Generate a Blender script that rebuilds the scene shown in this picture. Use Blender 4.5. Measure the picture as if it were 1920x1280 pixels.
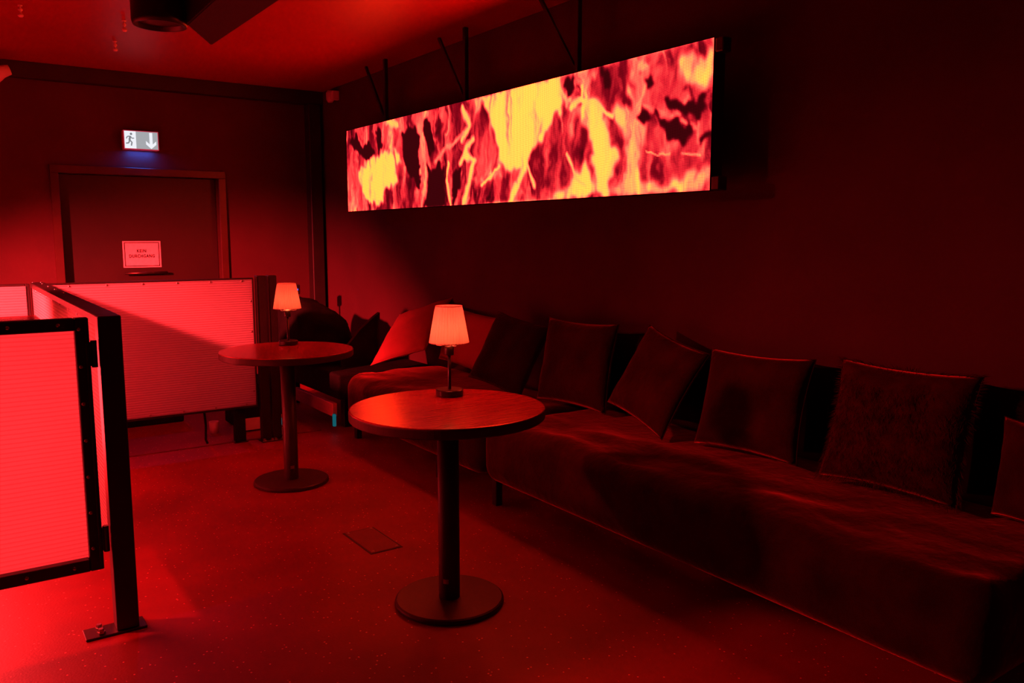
import bpy, bmesh, math, random
import numpy as np
from mathutils import Vector, Matrix, noise

for o in list(bpy.data.objects):
    bpy.data.objects.remove(o, do_unlink=True)
SC = bpy.context.scene
COL = SC.collection
random.seed(4)

# ------------------------------------------------------------------ camera
F, H, CX, CY = 1543.0, 1.37, 960.0, 640.0
PITCH = math.atan(198 / F)
YAW = math.radians(34.77)
cam = bpy.data.cameras.new('camera')
cam.sensor_fit = 'HORIZONTAL'
cam.sensor_width = 36
cam.lens = 36 * F / 1920
cam.clip_start = 0.02
cam_o = bpy.data.objects.new('camera', cam)
COL.objects.link(cam_o)
cam_o.location = (0, 0, H)
cam_o.rotation_euler = (math.pi / 2 - PITCH, 0, -YAW)
SC.camera = cam_o

# pixel of the 1920x1280 photograph -> ray; a known plane gives the distance
_fh = Vector((math.sin(YAW), math.cos(YAW), 0))
_rt = Vector((math.cos(YAW), -math.sin(YAW), 0))
_fw = _fh * math.cos(PITCH) + Vector((0, 0, -math.sin(PITCH)))
_up = _fh * math.sin(PITCH) + Vector((0, 0, math.cos(PITCH)))
EYE = Vector((0, 0, H))
def ray(x, y): return _rt * ((x - CX) / F) - _up * ((y - CY) / F) + _fw
def onz(x, y, z=0.0):
    v = ray(x, y); return EYE + v * ((z - H) / v.z)
def onx(x, y, X):
    v = ray(x, y); return EYE + v * (X / v.x)
def ony(x, y, Y):
    v = ray(x, y); return EYE + v * (Y / v.y)

# ------------------------------------------------------------------ world, lights, exposure
w = bpy.data.worlds.new('world'); SC.world = w
w.use_nodes = True
w.node_tree.nodes['Background'].inputs[0].default_value = (0.5, 0.12, 0.06, 1)
w.node_tree.nodes['Background'].inputs[1].default_value = 0.002
vs = SC.view_settings
vs.view_transform = 'Standard'; vs.look = 'None'; vs.gamma = 1.0; vs.exposure = 0.0
vs.use_curve_mapping = False

RED = (1.0, 0.028, 0.034)
def light(name, kind, loc, target, power, color=RED, **kw):
    l = bpy.data.lights.new(name, kind)
    l.energy = power; l.color = color
    for k, v in kw.items(): setattr(l, k, v)
    o = bpy.data.objects.new(name, l); COL.objects.link(o)
    o.location = loc
    if target is not None:
        d = Vector(target) - Vector(loc)
        o.rotation_euler = d.to_track_quat('-Z', 'Y').to_euler()
    return o
# the red stage spots that hang over the booth, out of the picture to the left
light('booth_spot', 'SPOT', (-1.55, 4.2, 2.0), (0.262, 5.86, 0.279), 4900, spot_size=math.radians(68), spot_blend=0.6, shadow_soft_size=0.06)
light('sofa_spot', 'SPOT', (-1.5, 4.1, 2.15), (2.2, 1.4, -0.55), 500, spot_size=math.radians(66), spot_blend=0.9, shadow_soft_size=0.1)
light('booth_lamp', 'AREA', (-0.35, 4.30, 0.60), (-0.25, 3.0, 0.62), 50, shape='RECTANGLE', size=0.9, size_y=0.5)
light('booth_lamp', 'AREA', (-0.35, 4.42, 0.60), (-0.15, 5.4, 0.55), 22, shape='RECTANGLE', size=0.9, size_y=0.4)

# ------------------------------------------------------------------ helpers
def tag(o, label=None, cat=None, group=None, kind=None):
    if label: o['label'] = label
    if cat: o['category'] = cat
    if group: o['group'] = group
    if kind: o['kind'] = kind
    return o
def thing(name, label, cat, loc=(0, 0, 0), rz=0.0, group=None):
    o = bpy.data.objects.new(name, None); COL.objects.link(o)
    o.empty_display_size = 0.1
    o.location = loc; o.rotation_euler = (0, 0, rz)
    return tag(o, label, cat, group)
def obj(name, bm, m, parent=None, smooth=False, loc=None, rot=None):
    me = bpy.data.meshes.new(name)
    bmesh.ops.recalc_face_normals(bm, faces=bm.faces[:])
    bm.to_mesh(me); bm.free()
    if m: me.materials.append(m)
    if smooth:
        for p in me.polygons: p.use_smooth = True
    o = bpy.data.objects.new(name, me); COL.objects.link(o)
    if parent: o.parent = parent
    if loc is not None: o.location = loc
    if rot is not None: o.rotation_euler = rot
    return o
def share(o, parent, loc, rot=(0, 0, 0), name=None):
    c = o.copy(); COL.objects.link(c)
    if name: c.name = name
    c.parent = parent; c.location = loc; c.rotation_euler = rot
    return c
def copy_tree(o, parent=None):
    c = o.copy(); COL.objects.link(c); c.parent = parent
    for ch in list(o.children): copy_tree(ch, c)
    return c
def B(): return bmesh.new()
def box(bm, a, b, bev=0.0, seg=1):
    a = Vector(a); b = Vector(b)
    lo = Vector((min(a.x, b.x), min(a.y, b.y), min(a.z, b.z))); hi = Vector((max(a.x, b.x), max(a.y, b.y), max(a.z, b.z)))
    r = bmesh.ops.create_cube(bm, size=1.0)
    for v in r['verts']:
        v.co = Vector((lo[i] + (v.co[i] + .5) * (hi[i] - lo[i]) for i in range(3)))
    if bev > 0:
        es = list({e for v in r['verts'] for e in v.link_edges})
        bmesh.ops.bevel(bm, geom=es, offset=bev, segments=seg, affect='EDGES', profile=0.5)
    return bm
def lathe(bm, prof, n=48, c=(0, 0, 0), fn=None):
    rings = []
    for r, z in prof:
        if r < 1e-6:
            rings.append([bm.verts.new((c[0], c[1], c[2] + z))])
        else:
            rings.append([bm.verts.new((c[0] + r * (fn(i / n, z) if fn else 1) * math.cos(2 * math.pi * i / n),
                                        c[1] + r * (fn(i / n, z) if fn else 1) * math.sin(2 * math.pi * i / n), c[2] + z)) for i in range(n)])
    for p, q in zip(rings, rings[1:]):
        for i in range(n):
            j = (i + 1) % n
            if len(p) == 1 and len(q) == 1: continue
            if len(p) == 1: bm.faces.new((p[0], q[i], q[j]))
            elif len(q) == 1: bm.faces.new((p[i], q[0], p[j]))
            else: bm.faces.new((p[i], p[j], q[j], q[i]))
    return bm
def tube(bm, pts, r, n=8, closed=False):
    pts = [Vector(p) for p in pts]
    m = len(pts); rings = []
    for i, p in enumerate(pts):
        if closed: t = pts[(i + 1) % m] - pts[i - 1]
        else: t = pts[min(i + 1, m - 1)] - pts[max(i - 1, 0)]
        q = t.to_track_quat('Z', 'X')
        rings.append([bm.verts.new(p + q @ Vector((r * math.cos(2 * math.pi * k / n), r * math.sin(2 * math.pi * k / n), 0))) for k in range(n)])
    seq = list(zip(rings, rings[1:])) + ([(rings[-1], rings[0])] if closed else [])
    for a, b in seq:
        for k in range(n):
            bm.faces.new((a[k], a[(k + 1) % n], b[(k + 1) % n], b[k]))
    if not closed:
        bm.faces.new(rings[0][::-1]); bm.faces.new(rings[-1])
    return bm
def prism(bm, poly, z0, z1):
    a = [bm.verts.new((x, y, z0)) for x, y in poly]; b = [bm.verts.new((x, y, z1)) for x, y in poly]
    n = len(poly)
    bm.faces.new(a[::-1]); bm.faces.new(b)
    for i in range(n): bm.faces.new((a[i], a[(i + 1) % n], b[(i + 1) % n], b[i]))
    return bm
def prism_xz(bm, poly, y0, y1):
    a = [bm.verts.new((x, y0, z)) for x, z in poly]; b = [bm.verts.new((x, y1, z)) for x, z in poly]
    n = len(poly)
    bm.faces.new(a); bm.faces.new(b[::-1])
    for i in range(n): bm.faces.new((a[i], b[i], b[(i + 1) % n], a[(i + 1) % n]))
    return bm
def soft_box(bm, lo, hi, r, n=(12, 12, 8), disp=None):
    """a rounded upholstered block: a subdivided cube pulled onto a rounded box"""
    lo = Vector(lo); hi = Vector(hi); nx, ny, nz = n
    def remap(t, L):            # put more rows near the rounded ends
        return t
    verts = {}
    def vert(i, j, k):
        key = (i, j, k)
        if key in verts: return verts[key]
        p = Vector((lo.x + (hi.x - lo.x) * i / nx, lo.y + (hi.y - lo.y) * j / ny, lo.z + (hi.z - lo.z) * k / nz))
        q = Vector((min(max(p[a], lo[a] + r[a]), hi[a] - r[a]) for a in range(3)))
        d = Vector(((p[a] - q[a]) / r[a] for a in range(3)))
        if d.length > 1e-6:
            d2 = d.normalized(); m = max(abs(d.x), abs(d.y), abs(d.z))
            p = q + Vector((d2[a] * r[a] * m for a in range(3)))
        if disp: p = disp(p)
        verts[key] = bm.verts.new(p); return verts[key]
    for i in range(nx):
        for j in range(ny):
            for k in (0, nz): bm.faces.new((vert(i, j, k), vert(i + 1, j, k), vert(i + 1, j + 1, k), vert(i, j + 1, k)))
    for i in range(nx):
        for k in range(nz):
            for j in (0, ny): bm.faces.new((vert(i, j, k), vert(i + 1, j, k), vert(i + 1, j, k + 1), vert(i, j, k + 1)))
    for j in range(ny):
        for k in range(nz):
            for i in (0, nx): bm.faces.new((vert(i, j, k), vert(i, j + 1, k), vert(i, j + 1, k + 1), vert(i, j, k + 1)))
    return bm

# ------------------------------------------------------------------ materials
def mat(name, c1, rough=0.6, c2=None, scale=8.0, bump=0.0, bscale=60.0, metal=0.0, spec=0.5, stretch=(1, 1, 1), speck=None, sheen=0.0, detail=6.0, tint=None):
    m = bpy.data.materials.new(name); m.use_nodes = True
    nt = m.node_tree; N = nt.nodes; L = nt.links
    p = N['Principled BSDF']
    p.inputs['Roughness'].default_value = rough
    p.inputs['Metallic'].default_value = metal
    p.inputs['Specular IOR Level'].default_value = spec
    p.inputs['Sheen Weight'].default_value = sheen
    p.inputs['Sheen Roughness'].default_value = 0.35
    p.inputs['Sheen Tint'].default_value = (1.0, 0.2, 0.14, 1)
    if tint: p.inputs['Specular Tint'].default_value = (*tint, 1)
    tc = N.new('ShaderNodeTexCoord'); mp = N.new('ShaderNodeMapping')
    mp.inputs['Scale'].default_value = stretch
    L.new(tc.outputs['Object'], mp.inputs['Vector'])
    nz = N.new('ShaderNodeTexNoise'); nz.inputs['Scale'].default_value = scale; nz.inputs['Detail'].default_value = detail
    L.new(mp.outputs[0], nz.inputs['Vector'])
    cr = N.new('ShaderNodeValToRGB')
    c2 = c2 or tuple(x * 0.7 for x in c1)
    cr.color_ramp.elements[0].color = (*c2, 1); cr.color_ramp.elements[1].color = (*c1, 1)
    cr.color_ramp.elements[0].position = 0.32; cr.color_ramp.elements[1].position = 0.68
    L.new(nz.outputs[0], cr.inputs[0])
    out = cr.outputs[0]
    if speck:
        vo = N.new('ShaderNodeTexVoronoi'); vo.inputs['Scale'].default_value = speck[1]
        L.new(mp.outputs[0], vo.inputs['Vector'])
        wn = N.new('ShaderNodeMath'); wn.operation = 'LESS_THAN'; wn.inputs[1].default_value = speck[2]
        L.new(vo.outputs['Distance'], wn.inputs[0])
        gt = N.new('ShaderNodeSeparateColor'); L.new(vo.outputs['Color'], gt.inputs[0])
        g2 = N.new('ShaderNodeMath'); g2.operation = 'GREATER_THAN'; g2.inputs[1].default_value = speck[3]
        L.new(gt.outputs[0], g2.inputs[0])
        mu = N.new('ShaderNodeMath'); mu.operation = 'MULTIPLY'
        L.new(wn.outputs[0], mu.inputs[0]); L.new(g2.outputs[0], mu.inputs[1])
        mx = N.new('ShaderNodeMix'); mx.data_type = 'RGBA'
        L.new(mu.outputs[0], mx.inputs['Factor']); L.new(out, mx.inputs['A']); mx.inputs['B'].default_value = (*speck[0], 1)
        out = mx.outputs['Result']
    L.new(out, p.inputs['Base Color'])
    if bump:
        n2 = N.new('ShaderNodeTexNoise'); n2.inputs['Scale'].default_value = bscale; n2.inputs['Detail'].default_value = 4
        L.new(mp.outputs[0], n2.inputs['Vector'])
        bp = N.new('ShaderNodeBump'); bp.inputs['Strength'].default_value = bump; bp.inputs['Distance'].default_value = 0.01
        L.new(n2.outputs[0], bp.inputs['Height']); L.new(bp.outputs[0], p.inputs['Normal'])
    return m
def emit(name, col, s):
    m = bpy.data.materials.new(name); m.use_nodes = True
    nt = m.node_tree; nt.nodes.clear()
    e = nt.nodes.new('ShaderNodeEmission'); e.inputs[0].default_value = (*col, 1); e.inputs[1].default_value = s
    o = nt.nodes.new('ShaderNodeOutputMaterial'); nt.links.new(e.outputs[0], o.inputs[0])
    return m
def translucent(name, col, trans=0.6, rib_axis='Z', rib=0.0, gloss=0.06, rough=0.25, rscale=80.0):
    m = bpy.data.materials.new(name); m.use_nodes = True
    nt = m.node_tree; N = nt.nodes; L = nt.links; N.clear()
    out = N.new('ShaderNodeOutputMaterial')
    df = N.new('ShaderNodeBsdfDiffuse'); tr = N.new('ShaderNodeBsdfTranslucent'); gl = N.new('ShaderNodeBsdfGlossy')
    tc = N.new('ShaderNodeTexCoord')
    nz = N.new('ShaderNodeTexNoise'); nz.inputs['Scale'].default_value = 3.0; L.new(tc.outputs['Object'], nz.inputs['Vector'])
    cr = N.new('ShaderNodeValToRGB'); cr.color_ramp.elements[0].color = (*[c * .9 for c in col], 1); cr.color_ramp.elements[1].color = (*col, 1)
    L.new(nz.outputs[0], cr.inputs[0])
    csrc = cr.outputs[0]
    for s in (df, tr): L.new(csrc, s.inputs['Color'])
    gl.inputs['Roughness'].default_value = rough
    if rib:
        wv = N.new('ShaderNodeTexWave'); wv.bands_direction = rib_axis; wv.inputs['Scale'].default_value = rscale
        wv.inputs['Distortion'].default_value = 0.6; wv.inputs['Detail Scale'].default_value = 0.4
        L.new(tc.outputs['Object'], wv.inputs['Vector'])
        bp = N.new('ShaderNodeBump'); bp.inputs['Strength'].default_value = rib; bp.inputs['Distance'].default_value = 0.004
        L.new(wv.outputs['Fac'], bp.inputs['Height'])
        for s in (df, tr, gl): L.new(bp.outputs[0], s.inputs['Normal'])
        r2_ = N.new('ShaderNodeValToRGB'); r2_.color_ramp.elements[0].color = (.74, .70, .70, 1); r2_.color_ramp.elements[1].color = (1, 1, 1, 1)
        r2_.color_ramp.elements[0].position = .02; r2_.color_ramp.elements[1].position = .35
        L.new(wv.outputs['Fac'], r2_.inputs[0])
        mm = N.new('ShaderNodeMix'); mm.data_type = 'RGBA'; mm.blend_type = 'MULTIPLY'; mm.inputs['Factor'].default_value = 1.0
        L.new(csrc, mm.inputs['A']); L.new(r2_.outputs[0], mm.inputs['B'])
        for s in (df, tr): L.new(mm.outputs['Result'], s.inputs['Color'])
    m1 = N.new('ShaderNodeMixShader'); m1.inputs[0].default_value = trans
    L.new(df.outputs[0], m1.inputs[1]); L.new(tr.outputs[0], m1.inputs[2])
    m2 = N.new('ShaderNodeMixShader'); m2.inputs[0].default_value = gloss
    L.new(m1.outputs[0], m2.inputs[1]); L.new(gl.outputs[0], m2.inputs[2])
    L.new(m2.outputs[0], out.inputs[0])
    return m

M = {}
M['wall'] = mat('wall_paint', (0.076, 0.014, 0.018), 0.85, (0.060, 0.011, 0.014), 2.5, 0.12, 25)
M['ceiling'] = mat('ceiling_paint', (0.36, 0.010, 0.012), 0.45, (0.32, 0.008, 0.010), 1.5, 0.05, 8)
M['floor'] = mat('floor_resin', (0.29, 0.010, 0.012), 0.5, (0.20, 0.007, 0.008), 3.0, 0.10, 120, speck=((0.9, 0.25, 0.22), 75, 0.24, 0.90))
M['black_trim'] = mat('black_trim_paint', (0.022, 0.012, 0.010), 0.55, (0.014, 0.009, 0.008), 6)
M['door'] = mat('door_paint', (0.028, 0.009, 0.007), 0.5, (0.020, 0.007, 0.005), 2.0, 0.04, 10)
M['door_frame'] = mat('door_frame_paint', (0.07, 0.018, 0.014), 0.4, (0.05, 0.013, 0.010), 5)
M['black_steel'] = mat('black_powder_steel', (0.016, 0.011, 0.010), 0.4, (0.010, 0.008, 0.007), 10, 0.05, 200)
M['screw'] = mat('zinc_screw', (0.55, 0.5, 0.45), 0.3, (0.4, 0.37, 0.33), 30, metal=1.0)
M['hinge'] = mat('hinge_steel', (0.10, 0.06, 0.05), 0.35, (0.06, 0.04, 0.03), 30, metal=0.8)
M['poly'] = translucent('opal_twin_wall_sheet', (0.92, 0.86, 0.86), 0.75, 'Z', 0.5, 0.05, 0.3, 21.0)
M['table_top'] = mat('table_top_laminate', (0.42, 0.02, 0.024), 0.2, (0.30, 0.014, 0.016), 14, 0.06, 50, stretch=(1, 9, 1), tint=(1, .12, .12), spec=0.8)
M['table_edge'] = mat('table_edge_band', (0.05, 0.02, 0.015), 0.45)
M['table_metal'] = mat('table_black_metal', (0.045, 0.02, 0.016), 0.42, (0.035, 0.015, 0.012), 10, 0.03, 150)
M['paper'] = mat('paper_tag', (0.8, 0.7, 0.7), 0.6, (0.7, 0.6, 0.6), 40)
M['sofa'] = mat('sofa_velour', (0.034, 0.010, 0.005), 0.9, (0.014, 0.005, 0.003), 5, 0.45, 22, spec=0.1, sheen=0.55)
M['cush_rose'] = mat('cushion_pale_rose', (0.40, 0.08, 0.07), 0.9, (0.34, 0.065, 0.06), 6, 0.25, 40, spec=0.1)
M['cush_brown'] = mat('cushion_brown_velvet', (0.045, 0.012, 0.007), 0.9, (0.022, 0.007, 0.004), 6, 0.35, 30, spec=0.1, sheen=0.6)
M['cush_olive'] = mat('cushion_dark_olive', (0.024, 0.014, 0.007), 0.9, (0.015, 0.010, 0.005), 6, 0.3, 35, spec=0.1, sheen=0.25)
M['cush_black'] = mat('cushion_black', (0.015, 0.014, 0.010), 0.95, (0.008, 0.009, 0.006), 6, 0.3, 35, spec=0.05)
M['fur'] = mat('cushion_long_pile', (0.06, 0.014, 0.010), 0.95, (0.03, 0.008, 0.006), 20, spec=0.05, sheen=0.5)
M['bag'] = mat('black_nylon', (0.012, 0.010, 0.009), 0.8, (0.007, 0.006, 0.006), 8, 0.4, 20, spec=0.1)
M['white_plastic'] = mat('white_plastic', (0.75, 0.6, 0.6), 0.4, (0.7, 0.55, 0.55), 20)
M['grey_plate'] = mat('grey_plate', (0.8, 0.62, 0.62), 0.4, (0.7, 0.55, 0.55), 20)
M['shade'] = translucent('pleated_lamp_fabric', (0.95, 0.80, 0.72), 0.5, 'Z', 0.0, 0.0)
M['shade_rim'] = mat('lamp_rim_tape', (0.8, 0.5, 0.45), 0.7)
M['wire'] = mat('white_wire', (0.75, 0.6, 0.55), 0.4)
M['lamp_black'] = mat('lamp_black_metal', (0.03, 0.015, 0.012), 0.3, (0.02, 0.01, 0.008), 20)
M['wood'] = mat('bench_board', (0.6, 0.25, 0.2), 0.45, (0.5, 0.2, 0.16), 10, 0.1, 40, stretch=(6, 1, 6))
M['hatch'] = mat('hatch_plate_paint', (0.17, 0.008, 0.010), 0.45, (0.14, 0.006, 0.008), 12)
M['ink'] = mat('sign_ink', (0.03, 0.006, 0.008), 0.8, spec=0.1)
M['exit_white'] = emit('exit_sign_lit_white', (0.92, 0.93, 1.0), 0.95)
M['exit_grey'] = emit('exit_sign_lit_field', (0.42, 0.43, 0.46), 0.9)
M['exit_man'] = emit('exit_sign_figure', (0.30, 0.31, 0.34), 0.7)
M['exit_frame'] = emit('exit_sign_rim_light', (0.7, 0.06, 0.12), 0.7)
M['blue_led'] = emit('blue_standby_light', (0.12, 0.12, 0.9), 1.2)
M['cyan_led'] = emit('cyan_strip_light', (0.008, 0.12, 0.15), 0.8)
M['bulb'] = emit('warm_bulb', (1.0, 0.16, 0.05), 8.0)

# ------------------------------------------------------------------ room
WX, WY, CZ = 3.04, 7.55, 2.69            # right wall, back wall, ceiling height
LX, FY = -4.2, -3.0
def struct(name, bm, m, **kw): return tag(obj(name, bm, m, **kw), kind='structure')
struct('floor', box(B(), (LX - .2, FY - .2, -0.1), (WX + .2, WY + .4, 0)), M['floor'])
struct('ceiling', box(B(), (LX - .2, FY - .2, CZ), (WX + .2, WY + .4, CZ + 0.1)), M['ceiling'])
struct('wall_right', box(B(), (WX, FY - .2, 0), (WX + 0.15, WY + .4, CZ)), M['wall'])
struct('wall_left', box(B(), (LX - .15, FY - .2, 0), (LX, WY + .4, CZ)), M['black_trim'])
struct('wall_front', box(B(), (LX, FY - .15, 0), (WX, FY, CZ)), M['black_trim'])
# back wall with the door opening
DA = ony(91, 307, WY); DB = ony(421, 323, WY)
dx0, dx1, dzt = DA.x, DB.x, (DA.z + DB.z) / 2
fw = 0.062
bm = B()
box(bm, (LX, WY, 0), (dx0 + fw * .5, WY + .2, CZ)); box(bm, (dx1 - fw * .5, WY, 0), (WX, WY + .2, CZ)); box(bm, (dx0 + fw * .5, WY, dzt - fw * .5), (dx1 - fw * .5, WY + .2, CZ))
struct('wall_back', bm, M['wall'])
struct('trim_1', box(B(), (LX, WY - .10, CZ - .118), (WX, WY, CZ), .004), M['black_trim'])
# black corner post from floor to ceiling
cp = ony(580, 300, WY - .1); cp2 = ony(604, 300, WY - .1)
struct('trim_2', box(B(), (cp.x, WY - .12, 0), (cp2.x - .01, WY, CZ - .118), .006), M['black_trim'])
# thin metal threshold under the rear partition
struct('trim_3', box(B(), (0.55, 5.47, 0), (2.15, 5.495, .007), .002), M['hatch'])
struct('baseboard_right', box(B(), (WX - .015, FY, 0), (WX, WY - .12, .08), .003), M['black_trim'])
# door
d = thing('door_1', None, None, ((dx0 + dx1) / 2, WY, 0)); d['kind'] = 'structure'
hw = (dx1 - dx0) / 2
for s in (-1, 1):
    obj('door_jamb', box(B(), (s * hw, -.025, 0), (s * (hw - fw), .13, dzt - fw), .003), M['door_frame'], d)
obj('door_head', box(B(), (-hw, -.025, dzt - fw), (hw, .13, dzt), .003), M['door_frame'], d)
leaf = obj('door_leaf', box(B(), (-hw + fw + .003, .085, 0.005), (hw - fw - .003, .13, dzt - fw - .003), .002), M['door'], d)
bm = B(); tube(bm, [(-.17, .03, 1.055), (.17, .03, 1.055)], .011, 10)
for s in (-1, 1): tube(bm, [(s * .15, .03, 1.055), (s * .15, .086, 1.055)], .009, 8)
obj('push_bar', bm, M['hinge'], leaf, True)

# notice on the door
sa = ony(229, 452, WY + .083); sb = ony(303, 500.5, WY + .083)
sw, sh = sb.x - sa.x, sa.z - sb.z
s = thing('door_notice', 'white paper notice reading KEIN DURCHGANG on the dark door', 'sign', ((sa.x + sb.x) / 2, WY + .084, (sa.z + sb.z) / 2))
obj('board', box(B(), (-sw / 2, -.003, -sh / 2), (sw / 2, 0, sh / 2)), M['paper'], s)
bm = B(); bx, bz, t = sw / 2 - .012, sh / 2 - .010, .0065
for a, b in (((-bx, bz - t), (bx, bz)), ((-bx, -bz), (bx, -bz + t)), ((-bx, -bz + t), (-bx + t, bz - t)), ((bx - t, -bz + t), (bx, bz - t))):
    box(bm, (a[0], -.0036, a[1]), (b[0], -.003, b[1]))
obj('border', bm, M['ink'], s)
def text(body, size, m, parent, loc, bold=0.0, name='lettering', sx=1.0, rot=(math.pi / 2, 0, 0)):
    c = bpy.data.curves.new(name, 'FONT'); c.body = body; c.size = size; c.align_x = 'CENTER'; c.align_y = 'CENTER'; c.offset = bold; c.extrude = .0004; c.space_character = 1.18
    o = bpy.data.objects.new(name, c); COL.objects.link(o)
    bpy.context.view_layer.update()
    me = bpy.data.meshes.new_from_object(o.evaluated_get(bpy.context.evaluated_depsgraph_get()))
    bpy.data.objects.remove(o, do_unlink=True)
    me.materials.clear(); me.materials.append(m)
    q = bpy.data.objects.new(name, me); COL.objects.link(q)
    q.parent = parent; q.location = loc; q.rotation_euler = rot; q.scale = (sx, 1, 1)
    return q
text('KEIN', .036, M['ink'], s, (-.004, -.0036, .028), .0013, sx=.86)
text('DURCHGANG', .036, M['ink'], s, (-.002, -.0036, -.016), .0013, sx=.80)

# exit sign over the door
ea = ony(231, 243.5, WY - .075); eb = ony(298, 282, WY - .075)
ew, eh = eb.x - ea.x, ea.z - eb.z
e = thing('exit_sign', 'lit white emergency exit sign with running figure and down arrow above the door', 'sign', ((ea.x + eb.x) / 2, WY - .075, (ea.z + eb.z) / 2))
obj('housing', box(B(), (-ew / 2 - .004, .004, -eh / 2 - .004), (ew / 2 + .004, .075, eh / 2 + .004), .004), M['white_plastic'], e)
bm = B(); t = .005
for a, b in (((-ew / 2, eh / 2 - t), (ew / 2, eh / 2)), ((-ew / 2, -eh / 2), (ew / 2, -eh / 2 + t)), ((-ew / 2, -eh / 2 + t), (-ew / 2 + t, eh / 2 - t)), ((ew / 2 - t, -eh / 2 + t), (ew / 2, eh / 2 - t))):
    box(bm, (a[0], -.002, a[1]), (b[0], .005, b[1]))
obj('rim', bm, M['exit_frame'], e)
xs = -ew / 2 + t + (ew - 2 * t) * .345
obj('figure_field', box(B(), (-ew / 2 + t, 0, -eh / 2 + t), (xs, .004, eh / 2 - t)), M['exit_white'], e)
obj('arrow_field', box(B(), (xs, 0, -eh / 2 + t), (ew / 2 - t, .004, eh / 2 - t)), M['exit_grey'], e)
bm = B(); ax = ew / 2 - .058
prism_xz(bm, [(ax - .012, eh / 2 - .010), (ax + .012, eh / 2 - .010), (ax + .012, -eh / 2 + .046), (ax + .040, -eh / 2 + .072), (ax + .040, -eh / 2 + .044), (ax, -eh / 2 + .008), (ax - .040, -eh / 2 + .044), (ax - .040, -eh / 2 + .072), (ax - .012, -eh / 2 + .046)], -.0012, .001)
obj('arrow', bm, M['exit_white'], e)
bm = B(); fx = (-ew / 2 + t + xs) / 2
for pts, r in (([(0, .030), (-.004, .008), (-.006, -.004)], .0085), ([(-.006, -.004), (.012, -.018), (.006, -.048)], .0055), ([(-.006, -.004), (-.012, -.026), (-.034, -.030)], .0055),
               ([(0, .028), (.014, .012), (.030, .014)], .0042), ([(0, .028), (-.020, .026), (-.030, .008)], .0042)):
    for a, b in zip(pts, pts[1:]):
        dv = Vector((b[0] - a[0], b[1] - a[1])); n = Vector((-dv.y, dv.x)).normalized() * r
        prism_xz(bm, [(fx + a[0] + n.x, a[1] + n.y), (fx + b[0] + n.x * .8, b[1] + n.y * .8), (fx + b[0] - n.x * .8, b[1] - n.y * .8), (fx + a[0] - n.x, a[1] - n.y)], -.0012, .001)
prism_xz(bm, [(fx + .008 + .0095 * math.cos(k * math.pi / 6), .047 + .0095 * math.sin(k * math.pi / 6)) for k in range(12)], -.0012, .001)
obj('running_figure', bm, M['exit_man'], e)
l = light('exit_sign_downlight', 'AREA', (e.location.x, WY - .035, e.location.z - eh / 2 - .008), None, 1.1, (0.015, 0.16, 1.0), size=.20, size_y=.03, shape='RECTANGLE')

# motion sensor high in the corner, and a small clamp lamp at the other end of the wall
q = onx(619, 181, WX - .06)
t_ = thing('motion_sensor', 'small white motion sensor high on the wall beside the corner post', 'sensor', q)
bm = B(); lathe(bm, [(0, -.055), (.02, -.052), (.034, -.03), (.036, .03), (.022, .052), (0, .055)], 20); obj('sensor_head', bm, M['white_plastic'], t_, True)
obj('wall_base', box(B(), (-.005, -.075, -.035), (.059, -.028, .045), .008, 2), M['white_plastic'], t_)
obj('arm', tube(B(), [(0, 0, .02), (.058, -.03, .02)], .012, 8), M['white_plastic'], t_, True)
q = ony(4, 134, 7.1)
t_ = thing('clamp_lamp', 'small clip-on ceiling spot by the wall beam left of the exit sign', 'lamp', q)
bm = B(); lathe(bm, [(0, .05), (.035, .05), (.045, .0), (.07, -.05), (.064, -.05), (.03, .03), (0, .03)], 24)
bmesh.ops.rotate(bm, verts=bm.verts, cent=(0, 0, 0), matrix=Matrix.Rotation(math.radians(70), 3, 'Y'))
obj('shade', bm, M['white_plastic'], t_, True)
obj('stem', tube(B(), [(-.04, 0, .0), (-.04, 0, CZ - q.z)], .008, 8), M['black_steel'], t_, True)

# ------------------------------------------------------------------ LED screen
SX = 2.78
YL = (onx(648, 247, SX).y + onx(655, 397, SX).y) / 2; YR = onx(1335, 212, SX).y
ZT = onx(1000, 157, SX).z; ZB = onx(1000, 376, SX).z
ZT = (onx(648, 247, SX).z + onx(1335, 70, SX).z) / 2; ZB = (onx(655, 397, SX).z + onx(1335, 355, SX).z) / 2
scr = thing('led_screen', 'long LED wall screen showing red and yellow flames, hung above the sofa', 'screen', (SX, (YL + YR) / 2, ZB))
SL, SH = YL - YR, ZT - ZB
NU, NV = 600, 100
rng = np.random.default_rng(11)
def vnoise(x, y, seed):
    xi = np.floor(x).astype(int); yi = np.floor(y).astype(int); fx = x - xi; fy = y - yi
    fx = fx * fx * (3 - 2 * fx); fy = fy * fy * (3 - 2 * fy)
    def h(a, b):
        n = (a * 374761393 + b * 668265263 + seed * 982451653) & 0x7fffffff
        n = ((n ^ (n >> 13)) * 1274126177) & 0x7fffffff
        return ((n ^ (n >> 16)) & 0xffff) / 65535.0
    return (h(xi, yi) * (1 - fx) + h(xi + 1, yi) * fx) * (1 - fy) + (h(xi, yi + 1) * (1 - fx) + h(xi + 1, yi + 1) * fx) * fy
def fbm(x, y, seed, o=4):
    s = 0; a = .5; t = 0
    for k in range(o):
        s = s + a * vnoise(x * 2 ** k, y * 2 ** k, seed + k); t += a; a *= .5
    return s / t
uu, vv = np.meshgrid(np.linspace(0, 1, NU + 1), np.linspace(0, 1, NV + 1))
def uvpx(x, y):
    p = onx(x, y, SX); return ((YL - p.y) / SL, (ZT - p.z) / SH)
AR = SL / SH
X0, Y0 = uu * AR, vv                                  # screen-height units
wx = (fbm(X0 * 5, Y0 * 3, 3) - .5); wy = (fbm(X0 * 5, Y0 * 3, 9) - .5)
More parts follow.
